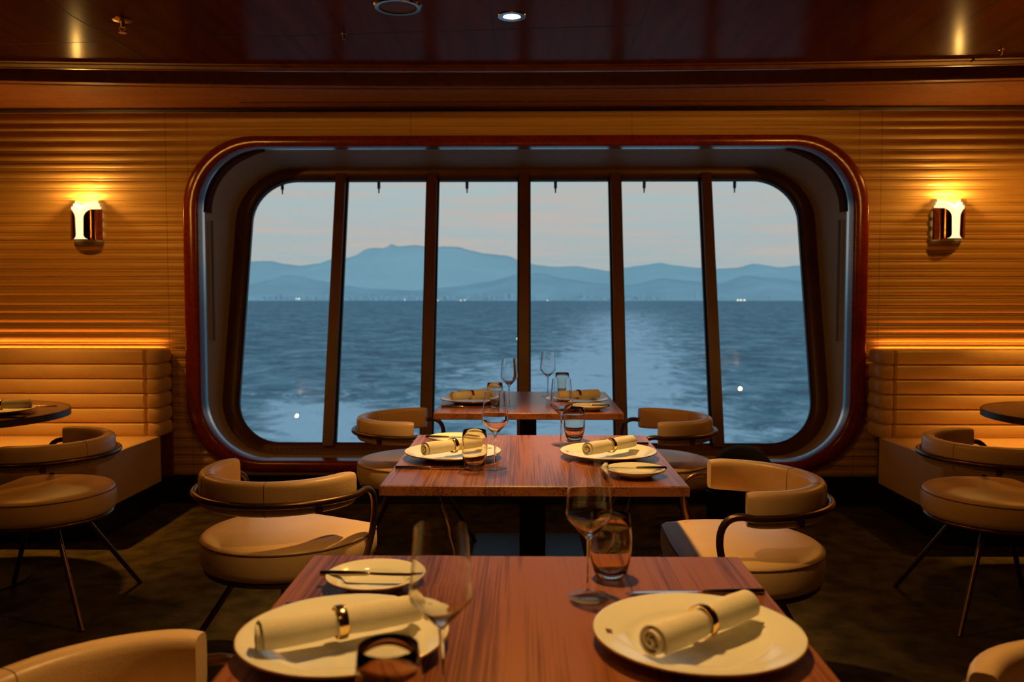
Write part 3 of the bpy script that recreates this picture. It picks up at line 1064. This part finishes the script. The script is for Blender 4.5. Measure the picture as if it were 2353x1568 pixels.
tg = 'square dining tables in a line to the window'
tk.put(T1, 0, 'red oak dining table nearest the viewer, cut off by the bottom of the photo', tg)
tk.put(T2, 0, 'red oak dining table in the middle of the row, all four corners in view', tg)
tk.put(T3, 0, 'red oak dining table against the window, farthest of the three', tg)

def round_table(loc, label):
    t = thing('round_table', label, 'table', loc, 0, 'round tables at the benches')
    r = 0.415
    MB().lathe([(0, 0.722), (r - 0.006, 0.722), (r - 0.006, 0.7495), (r - 0.012, 0.751), (0, 0.751)], 96).build('tabletop', MT['darktable'], t)
    MB().lathe([(r - 0.006, 0.720), (r, 0.722), (r, 0.749), (r - 0.002, 0.7512), (r - 0.0065, 0.7512)], 96).build('edge_band', MT['tableedge'], t)
    MB().lathe([(0, 0.02), (0.035, 0.02), (0.035, 0.722), (0, 0.722)], 24).build('pedestal', MT['black'], t)
    MB().lathe([(0, 0), (0.24, 0), (0.24, 0.008), (0.05, 0.022), (0, 0.022)], 48).build('base', MT['black'], t)
round_table((-2.435, 3.635, 0), 'dark round table in front of the left bench, laid with cutlery')
round_table((2.44, 3.673, 0), 'bare dark round table in front of the right bench')

# ------------------------------------------------------------------ chairs (front towards local +x)
def seat_outline(sc=1.0, n=28):
    pts = []
    Rr = 0.272
    for k in range(n + 1):
        a = R(90 + 180 * k / n)
        pts.append((Rr * math.cos(a), Rr * math.sin(a)))
    cx, cyy, rc = 0.195, 0.236, 0.03
    # right side, rounded corner, front edge, rounded corner, left side
    def corner(sy):
        o = []
        for k in range(7):
            a = R(-80 + 80 * k / 6)
            o.append((cx - rc + rc * math.cos(a), sy * (cyy - rc) + rc * math.sin(a)))
        return o
    c1 = corner(-1)
    c1 = [(cx - rc + rc * math.cos(R(-84 + 84 * k / 6)), -(cyy - rc) + rc * math.sin(R(-84 + 84 * k / 6))) for k in range(7)]
    c2 = [(x, -y) for x, y in reversed(c1)]
    side = [(0.05, -0.2705), (0.10, -0.264)]
    fr = [(cx + 0.004, -0.10), (cx + 0.006, 0.0), (cx + 0.004, 0.10)]
    pts += side + c1 + fr + c2 + [(x, -y) for x, y in reversed(side)]
    return [(x * sc, y * sc) for x, y in pts]
def arc(r, a0, a1, n, z):
    return [(r * math.cos(R(a0 + (a1 - a0) * k / n)), r * math.sin(R(a0 + (a1 - a0) * k / n)), z) for k in range(n + 1)]
def bez(p0, p1, p2, p3, n=8):
    out = []
    for k in range(n + 1):
        t = k / n
        out.append(tuple((1 - t) ** 3 * a + 3 * (1 - t) ** 2 * t * b + 3 * (1 - t) * t * t * c + t ** 3 * d for a, b, c, d in zip(p0, p1, p2, p3)))
    return out
HS = 96.0
def make_chair():
    t = thing('armchair', '', 'chair')
    mb = MB(); rings = []
    for sc, z in ((0.90, 0.384), (0.955, 0.386), (0.985, 0.393), (1.0, 0.41), (1.005, 0.435), (0.998, 0.470), (0.985, 0.478), (0.955, 0.484), (0.86, 0.491), (0.66, 0.4975), (0.40, 0.501), (0.15, 0.502)):
        rings.append([(x, y, z) for x, y in seat_outline(sc)])
    mb.loft(rings, True, True)
    seat = mb.build('seat', MT['leather'], t, angle=60)
    MB().tube([(x, y, 0.4735) for x, y in seat_outline(0.9965)], 0.0026, 6, True).build('piping', MT['seam'], seat)
    # backrest: padded band around the back
    mb = MB(); secs = []; n = 44
    zc, hh, th = 0.640, 0.0525, 0.0265
    for k in range(n + 1):
        a = R(180 - HS + 2 * HS * k / n)
        e = min(k, n - k)
        sq = [0.80, 0.93, 0.985, 1.0][min(e, 3)]
        lift = 0.006 * (1 - math.cos((k / n - 0.5) * 2 * R(80)))
        sec = []
        for j in range(20):
            ph = 2 * PI * j / 20
            c_, s_ = math.cos(ph), math.sin(ph)
            u = math.copysign(abs(c_) ** 0.55, c_) * th * sq
            v = math.copysign(abs(s_) ** 0.42, s_) * hh * (0.55 + 0.45 * sq)
            r = 0.247 + u
            sec.append((r * math.cos(a), r * math.sin(a), zc + v + lift))
        secs.append(sec)
    mb.loft(secs, True, True)
    band = mb.build('backrest', MT['leather'], t, angle=62)
    for off in (-28, 28):
        sm = MB()
        a = R(180 + off)
        pts = []
        for j in range(21):
            ph = 2 * PI * j / 20
            c_, s_ = math.cos(ph), math.sin(ph)
            r = 0.247 + math.copysign(abs(c_) ** 0.55, c_) * 0.0266
            pts.append((r * math.cos(a), r * math.sin(a), zc + math.copysign(abs(s_) ** 0.42, s_) * 0.0528))
        sm.tube(pts[:-1], 0.0011, 5, True)
        sm.build('seam', MT['seam'], band)
    # bronze tube: round the back, along both arms and down to the seat
    rt, zt = 0.2865, 0.628
    path = arc(rt, 180 - 92, 180 + 92, 40, zt)
    p0 = Vector(path[0]); q0 = Vector(path[-1])
    def arm(p, s):
        # p: end on the side s (+1: +y); runs forward then bends down to the seat frame
        d = [(p.x + 0.028, p.y - s * 0.002, p.z + 0.004)]
        d += bez((p.x + 0.035, p.y - s * 0.003, p.z + 0.005), (p.x + 0.085, p.y - s * 0.008, p.z + 0.006), (p.x + 0.100, p.y - s * 0.010, p.z - 0.03), (p.x + 0.098, p.y - s * 0.010, p.z - 0.075), 8)
        d += bez((p.x + 0.097, p.y - s * 0.010, p.z - 0.085), (p.x + 0.09, p.y - s * 0.010, p.z - 0.15), (p.x + 0.06, p.y - s * 0.010, p.z - 0.2), (p.x + 0.035, p.y - s * 0.012, p.z - 0.245), 6)
        return d
    full = list(reversed(arm(p0, 1))) + path + arm(q0, -1)
    MB().tube(full, 0.0108, 12).build('arm_tube', MT['bronze'], t, angle=60)
    for off in (-62, 62):
        a = R(180 + off)
        bm = MB()
        ca, sa = math.cos(a), math.sin(a)
        M = Matrix.Translation((0.2745 * ca, 0.2745 * sa, 0.604)) @ Matrix.Rotation(a, 4, 'Z')
        sub = MB().box((-0.004, -0.010, -0.010), (0.007, 0.010, 0.018))
        sub.xf(M)
        br = sub.build('bracket', MT['bronze'], t, False)
        sc = MB().lathe([(0.0028, 0), (0.0028, 0.0015), (0.0052, 0.0015), (0.0052, 0)], 14).xf(M @ Matrix.Translation((0.007, 0, 0)) @ Matrix.Rotation(PI / 2, 4, 'Y'))
        sc.build('screw', MT['brass'], br)
    MB().tube([(x, y, 0.377) for x, y in seat_outline(0.93)], 0.0095, 10, True).build('seat_frame', MT['bronze'], t, angle=60)
    for ang in (45, 135, 225, 315):
        ca, sa = math.cos(R(ang)), math.sin(R(ang))
        MB().tube([(0.13 * ca, 0.13 * sa, 0.380), (0.385 * ca, 0.385 * sa, 0.0)], [0.0105, 0.0095], 12).build('leg', MT['bronze'], t, angle=60)
    return Kind(t)
ck = make_chair()
cg = 'cream leather tub armchairs'
ck.put((-0.785, 2.764, 0), R(64), 'cream leather armchair at the left side of the middle table, turned away toward the window', cg)
ck.put((0.660, 2.643, 0), R(180), 'cream leather armchair at the right side of the middle table', cg)
ck.put((-0.515, 3.985, 0), R(0), 'cream leather armchair at the left side of the table against the window', cg)
ck.put((0.612, 3.994, 0), R(182), 'cream leather armchair at the right side of the table against the window', cg)
ck.put((-1.935, 3.346, 0), R(183), 'cream leather armchair drawn up to the left round table', cg)
ck.put((1.875, 3.356, 0), R(0), 'cream leather armchair drawn up to the right round table', cg)
ck.put((-0.552, 1.125, 0), R(2), 'cream leather armchair in the bottom left corner beside the nearest table', cg)
ck.put((0.897, 1.118, 0), R(234), 'cream leather armchair, only a piece of its back showing in the bottom right corner', cg)

# ------------------------------------------------------------------ black pouf by the window
t = thing('floor_pouf', 'black round-topped pouf on the floor below the window behind the right armchair', 'pouf', (1.185, 4.585, 0))
MB().lathe([(0, 0.0), (0.17, 0.0), (0.185, 0.02), (0.19, 0.12), (0.187, 0.23), (0.175, 0.30), (0.15, 0.365), (0.11, 0.41), (0.06, 0.436), (0.0, 0.444)], 40).build('cushion', MT['pouf'], t)
MB().tube([(0.1895 * math.cos(2 * PI * k / 40), 0.1895 * math.sin(2 * PI * k / 40), 0.20) for k in range(40)], 0.004, 6, True).build('piping', MT['gasket'], t)

# ------------------------------------------------------------------ tableware
def make_plate(name, r, cat, mark=False):
    t = thing(name, '', cat)
    k = r / 0.16
    prof = [(0, 0.0), (0.088 * k, 0.0), (0.090 * k, 0.002), (0.100 * k, 0.0052), (0.130 * k, 0.0125), (0.1575 * k, 0.0195), (0.16 * k, 0.0215), (0.1585 * k, 0.0232), (0.154 * k, 0.0226), (0.130 * k, 0.0178), (0.112 * k, 0.0145), (0.106 * k, 0.0115), (0.101 * k, 0.0075), (0.094 * k, 0.0058), (0, 0.0055)]
    body = MB().lathe(prof, 96).build('body', MT['china'], t, angle=60)
    rim = []
    for j in range(9):
        a = R(-80 + 190 * j / 8)
        rim.append((0.1588 * k + 0.0016 * math.cos(a), 0.0214 + 0.0018 * math.sin(a)))
    MB().lathe(rim, 96).build('rim_band', MT['chinarim'], t, angle=60)
    return t
dp = make_plate('dinner_plate', 0.1505, 'plate')
# small printed mark on the rim: four short upright blocks between two bars
mk = MB()
def on_rim(u, v):
    # u along the rim, v outward
    rr = 0.127 + v; a = PI + u / 0.127
    return (rr * math.cos(a), rr * math.sin(a), 0.0180 + (rr - 0.1223) * 0.21 + 0.00025)
def rim_quad(u0, u1, v0, v1):
    mk.add([on_rim(u0, v0), on_rim(u1, v0), on_rim(u1, v1), on_rim(u0, v1)], [(0, 1, 2, 3)])
for u in (-0.0066, -0.0024, 0.0018, 0.0060):
    rim_quad(u - 0.0016, u - 0.0004, -0.0045, 0.0045)
    rim_quad(u + 0.0006, u + 0.0018, -0.0045, 0.0045)
    rim_quad(u - 0.0004, u + 0.0006, 0.0014, 0.0030)
mk.build('printed_mark', MT['mark'], dp, False)
dpk = Kind(dp)
bpk = Kind(make_plate('bread_plate', 0.083, 'plate'))
# place settings: world positions
SET = {
    'n_l': dict(p=(-0.257, 1.189), who='left side of the nearest table'),
    'n_r': dict(p=(0.250, 1.201), who='right side of the nearest table'),
    'm_l': dict(p=(-0.221, 2.621), who='left side of the middle table'),
    'm_r': dict(p=(0.263, 2.630), who='right side of the middle table'),
    'w_l': dict(p=(-0.246, 3.994), who='left side of the table against the window'),
    'w_r': dict(p=(0.251, 3.994), who='right side of the table against the window'),
}
TZ = 0.7503
pg = 'dinner plates on the square tables'
for k, s in SET.items():
    dpk.put((s['p'][0], s['p'][1], TZ), 0.0 if k.endswith('r') else R(-152), 'white brown-rimmed dinner plate under a rolled napkin, ' + s['who'], pg)
bpk.put((-0.258, 1.440, TZ), 0, 'small white bread plate with a knife across it, left side of the nearest table', 'bread plates')
bpk.put((-0.244, 2.886, TZ), 0, 'small white bread plate behind the dinner plate, left side of the middle table', 'bread plates')
bpk.put((0.311, 2.353, TZ), 0, 'small white bread plate with a knife across it, right front corner of the middle table', 'bread plates')
bpk.put((0.290, 3.738, TZ), 0, 'small white bread plate, right front corner of the table against the window', 'bread plates')

def make_napkin(Ln):
    t = thing('rolled_napkin', '', 'napkin')
    mb = MB(); turns, n = 3.6, 110
    secs = []
    for i in range(25):
        u = i / 24
        x = (u - 0.5) * Ln
        pinch = 1 - 0.13 * math.exp(-(x / 0.022) ** 2)
        w = 1 + 0.03 * math.sin(9 * u + 1)
        o, inn_ = [], []
        for k in range(n + 1):
            s = k / n
            a = 2 * PI * turns * s + 0.1 * math.sin(5 * u)
            r = (0.0035 + 0.0205 * s) * pinch * w
            shift = 0.004 * math.sin(a * 0.5) * (1 if i in (0, 24) else 0)
            o.append((x + shift * (1 if u > .5 else -1), r * math.cos(a), r * math.sin(a) * 0.94))
            r2 = r - 0.0036 * pinch
            r2 = max(r2, 0.0008)
            inn_.append((x + shift * (1 if u > .5 else -1), r2 * math.cos(a), r2 * math.sin(a) * 0.94))
        secs.append(o + inn_[::-1])
    b = len(mb.v)
    mb.loft(secs, True, False)
    m = len(secs[0])
    for base_i in (0, len(secs) - 1):
        for k in range(n):
            a0 = b + base_i * m + k
            mb.f.append((a0, a0 + 1, b + base_i * m + m - 2 - k, b + base_i * m + m - 1 - k))
    cloth = mb.build('cloth', MT['linen'], t, angle=50)
    MB().loft([[(x, r * math.cos(2 * PI * k / 40), r * 0.96 * math.sin(2 * PI * k / 40)) for k in range(40)] for x, r in ((-0.0065, 0.0222), (-0.0065, 0.0240), (-0.005, 0.0247), (0.005, 0.0247), (0.0065, 0.0240), (0.0065, 0.0222))], True, False, True).build('napkin_ring', MT['gold'], t, angle=50)
    return t
nk = Kind(make_napkin(0.215))
NZ = TZ + 0.0400
ng = 'rolled napkins on the dinner plates'
for k, (x, y, ang, sx, dz) in {'n_l': (-0.260, 1.176, 28, 1.06, 0.0), 'n_r': (0.254, 1.186, 41, 1.03, 0), 'm_l': (-0.219, 2.610, 41, 1.0, 0), 'm_r': (0.268, 2.619, 43, 0.98, 0), 'w_l': (-0.250, 3.976, 38, 0.98, 0), 'w_r': (0.257, 3.994, 22.5, 0.98, 0)}.items():
    o = nk.put((x, y, NZ + dz), R(ang), 'cream napkin in a gold ring, ' + SET[k]['who'], ng)
    o.scale = (sx, 1, 1)

# glasses
def make_wine():
    t = thing('wine_glass', '', 'glass')
    MB().lathe([(0, 0.0008), (0.034, 0.0), (0.0350, 0.0008), (0.0345, 0.0018), (0.020, 0.0032), (0.008, 0.0062), (0.0036, 0.0115), (0, 0.0118)], 56).build('foot', MT['shell'], t, angle=60)
    MB().lathe([(0, 0.0118), (0.0036, 0.01185), (0.0032, 0.02), (0.0031, 0.05), (0.0033, 0.085), (0.0040, 0.0975), (0, 0.0978)], 28).build('stem', MT['glass'], t, angle=60)
    outer = [(0, 0.0978), (0.0042, 0.0979), (0.0075, 0.1015), (0.0130, 0.1070), (0.0330, 0.1282), (0.0372, 0.1332), (0.0388, 0.1378), (0.0389, 0.1425), (0.0375, 0.160), (0.0350, 0.188), (0.0322, 0.2165), (0.0314, 0.2242)]
    inner = [(0.0306, 0.2242), (0.0314, 0.2160), (0.0341, 0.188), (0.0366, 0.160), (0.0379, 0.1425), (0.0377, 0.1385), (0.0362, 0.1345), (0.0320, 0.1295), (0.0120, 0.1085), (0.006, 0.1058), (0, 0.1050)]
    MB().lathe(outer + inner, 64).build('bowl', MT['glass'], t, angle=60)
    return Kind(t)
wk_ = make_wine()
wg = 'wine glasses on the square tables'
for x, y, who in ((-0.100, 1.011, 'left side of the nearest table, in front of the dinner plate'), (0.108, 1.394, 'right side of the nearest table, beside the tumbler'), (-0.084, 2.464, 'left side of the middle table beside the tumbler'), (0.127, 2.863, 'right side of the middle table beside the tumbler'), (-0.067, 3.819, 'left side of the table against the window'), (0.120, 4.247, 'right side of the table against the window')):
    wk_.put((x, y, TZ), 0, 'empty clear wine glass, ' + who, wg)
def make_tumbler():
    o = MB().lathe([(0, 0.0), (0.021, 0.0), (0.0245, 0.0022), (0.0300, 0.014), (0.0345, 0.032), (0.0372, 0.052), (0.0376, 0.070), (0.0362, 0.092), (0.0335, 0.1145), (0.0327, 0.1150), (0.0321, 0.1142), (0.0348, 0.092), (0.0362, 0.070), (0.0357, 0.052), (0.0329, 0.034), (0.0270, 0.0185), (0.0200, 0.0120), (0.010, 0.0100), (0, 0.0095)], 64).build('water_tumbler', MT['tumbler'], None, angle=60)
    o['category'] = 'glass'
    return Kind(o)
tk_ = make_tumbler()
for x, y, who in ((-0.150, 0.918, 'clear stemless tumbler at the bottom edge of the photo, on the nearest table'), (0.154, 1.487, 'stemless tumbler behind the wine glass, right side of the nearest table'), (-0.143, 2.438, 'stemless tumbler before the napkin plate, left side of the middle table'), (0.176, 2.942, 'stemless tumbler by the wine glass, right side of the middle table'), (-0.130, 3.789, 'stemless tumbler, left side of the table against the window'), (0.195, 4.306, 'stemless tumbler behind the napkin, right side of the table against the window')):
    tk_.put((x, y, TZ), 0, who, 'stemless tumblers')
tk_.put((-2.47, 3.859, 0.7515), 0, 'stemless tumbler at the photo\'s left edge, on the left round table', 'stemless tumblers')

# cutlery, lying along local x with the handle at the origin end
def make_knife(name, Ln, hl):
    t = thing(name, '', 'knife')
    secs = []
    for x, w, h in ((0, 0.0040, 0.0036), (0.002, 0.0062, 0.0047), (hl * 0.5, 0.0058, 0.0046), (hl * 0.92, 0.0045, 0.0040), (hl, 0.0030, 0.0028)):
        secs.append([(x, w * math.cos(2 * PI * k / 12), 0.0047 + h * math.sin(2 * PI * k / 12)) for k in range(12)])
    MB().loft(secs, True, True).build('handle', MT['darksteel'], t, angle=50)
    secs = []
    for u, w0, w1, h in ((0, -0.003, 0.003, 0.0020), (0.08, -0.006, 0.0035, 0.0013), (0.5, -0.009, 0.0035, 0.0010), (0.85, -0.0085, 0.0035, 0.0008), (0.97, -0.003, 0.0030, 0.0006), (1.0, 0.001, 0.0022, 0.0005)):
        x = hl + (Ln - hl) * u
        secs.append([(x, w0, 0.0042), (x, w1, 0.0042 - h), (x, w1, 0.0042 + h)])
    MB().loft(secs, True, True).build('blade', MT['steel'], t, angle=40)
    return t
def make_fork(Ln):
    t = thing('dinner_fork', '', 'fork')
    secs = []
    hl = Ln * 0.68
    for x, w, h, z in ((0, 0.004, 0.0022, 0.003), (0.004, 0.0062, 0.0028, 0.003), (hl * 0.4, 0.0045, 0.0024, 0.0035), (hl * 0.85, 0.0026, 0.0022, 0.010), (hl, 0.0040, 0.0020, 0.013)):
        secs.append([(x, w * math.cos(2 * PI * k / 10), z + h * math.sin(2 * PI * k / 10)) for k in range(10)])
    MB().loft(secs, True, True).build('handle', MT['darksteel'], t, angle=50)
    hd = MB()
    secs = []
    for x, w, z in ((hl, 0.004, 0.0128), (hl + 0.012, 0.011, 0.0095), (hl + 0.024, 0.0125, 0.006)):
        secs.append([(x, -w, z - 0.001), (x, w, z - 0.001), (x, w, z + 0.001), (x, -w, z + 0.001)])
    hd.loft(secs, True, True)
    for yy in (-0.0105, -0.0035, 0.0035, 0.0105):
        secs = []
        for u, w, z in ((0, 0.0019, 0.006), (0.4, 0.0016, 0.0035), (0.8, 0.0013, 0.006), (1, 0.0008, 0.010)):
            x = hl + 0.024 + (Ln - hl - 0.024) * u
            secs.append([(x, yy - w, z - 0.0008), (x, yy + w, z - 0.0008), (x, yy + w, z + 0.0008), (x, yy - w, z + 0.0008)])
        hd.loft(secs, True, True)
    hd.build('head', MT['steel'], t, angle=40)
    return t
kk = Kind(make_knife('dinner_knife', 0.235, 0.105))
kk.put((0.405, 1.412, TZ), PI + R(3), 'dark-handled dinner knife behind the plate, right side of the nearest table', 'dinner knives')
kk.put((-0.374, 2.442, TZ), R(-1), 'dark-handled dinner knife in front of the plate, left side of the middle table', 'dinner knives')
kk.put((0.421, 2.854, TZ), PI, 'dinner knife with only its handle end showing, right side of the middle table', 'dinner knives')
kk.put((-0.375, 3.820, TZ), R(0), 'dinner knife in front of the plate, left side of the table against the window', 'dinner knives')
kk.put((-2.049, 3.449, 0.7515), R(184), 'dinner knife nearest the edge of the left round table', 'dinner knives')
fk = Kind(make_fork(0.205))
fk.put((-0.385, 1.346, TZ), R(3), 'fork between the dinner plate and the bread plate, left side of the nearest table', 'dinner forks')
fk.put((0.412, 2.461, TZ), PI + R(-2), 'fork between the dinner plate and the bread plate, right side of the middle table', 'dinner forks')
bk = Kind(make_knife('butter_knife', 0.172, 0.085))
BZ = TZ + 0.0182
bk.put((-0.352, 1.440, BZ), R(-1), 'butter knife lying across the bread plate, left side of the nearest table', 'butter knives')
bk.put((-0.336, 2.876, BZ), R(-4), 'butter knife lying across the bread plate, left side of the middle table', 'butter knives')
bk.put((0.399, 2.355, BZ), PI + R(-1), 'butter knife lying across the bread plate, right front corner of the middle table', 'butter knives')
bk.put((0.378, 3.727, BZ), PI + R(2), 'butter knife lying across the bread plate, right front corner of the table against the window', 'butter knives')
bk.put((-0.335, 4.255, BZ), R(-3), 'butter knife behind the napkin, left side of the table against the window', 'butter knives')
bpk.put((-0.255, 4.255, TZ), 0, 'small white bread plate hidden behind the napkin, left side of the table against the window', 'bread plates')
# left round table setting
RZ = 0.7515
dpk.put((-2.25, 3.570, RZ), PI, 'dinner plate with a napkin, on the left round table', pg)
o = nk.put((-2.215, 3.542, RZ + 0.0425), R(20), 'cream napkin rolled on the plate at the photo\'s left edge, on the left round table', ng)
bk.put((-2.20, 3.780, RZ), R(205), 'butter knife behind the plate, on the left round table', 'butter knives')
fk.put((-2.13, 3.822, RZ), R(196), 'fork behind the plate, on the left round table', 'dinner forks')

# light focused through the glasses
for o in scene.objects:
    n = o.name.split('.')[0]
    if n in ('bowl', 'stem', 'water_tumbler'):
        o.cycles.is_caustics_caster = True
    elif n in ('tabletop',) or (n == 'body' and o.parent and 'plate' in o.parent.name):
        o.cycles.is_caustics_receiver = True
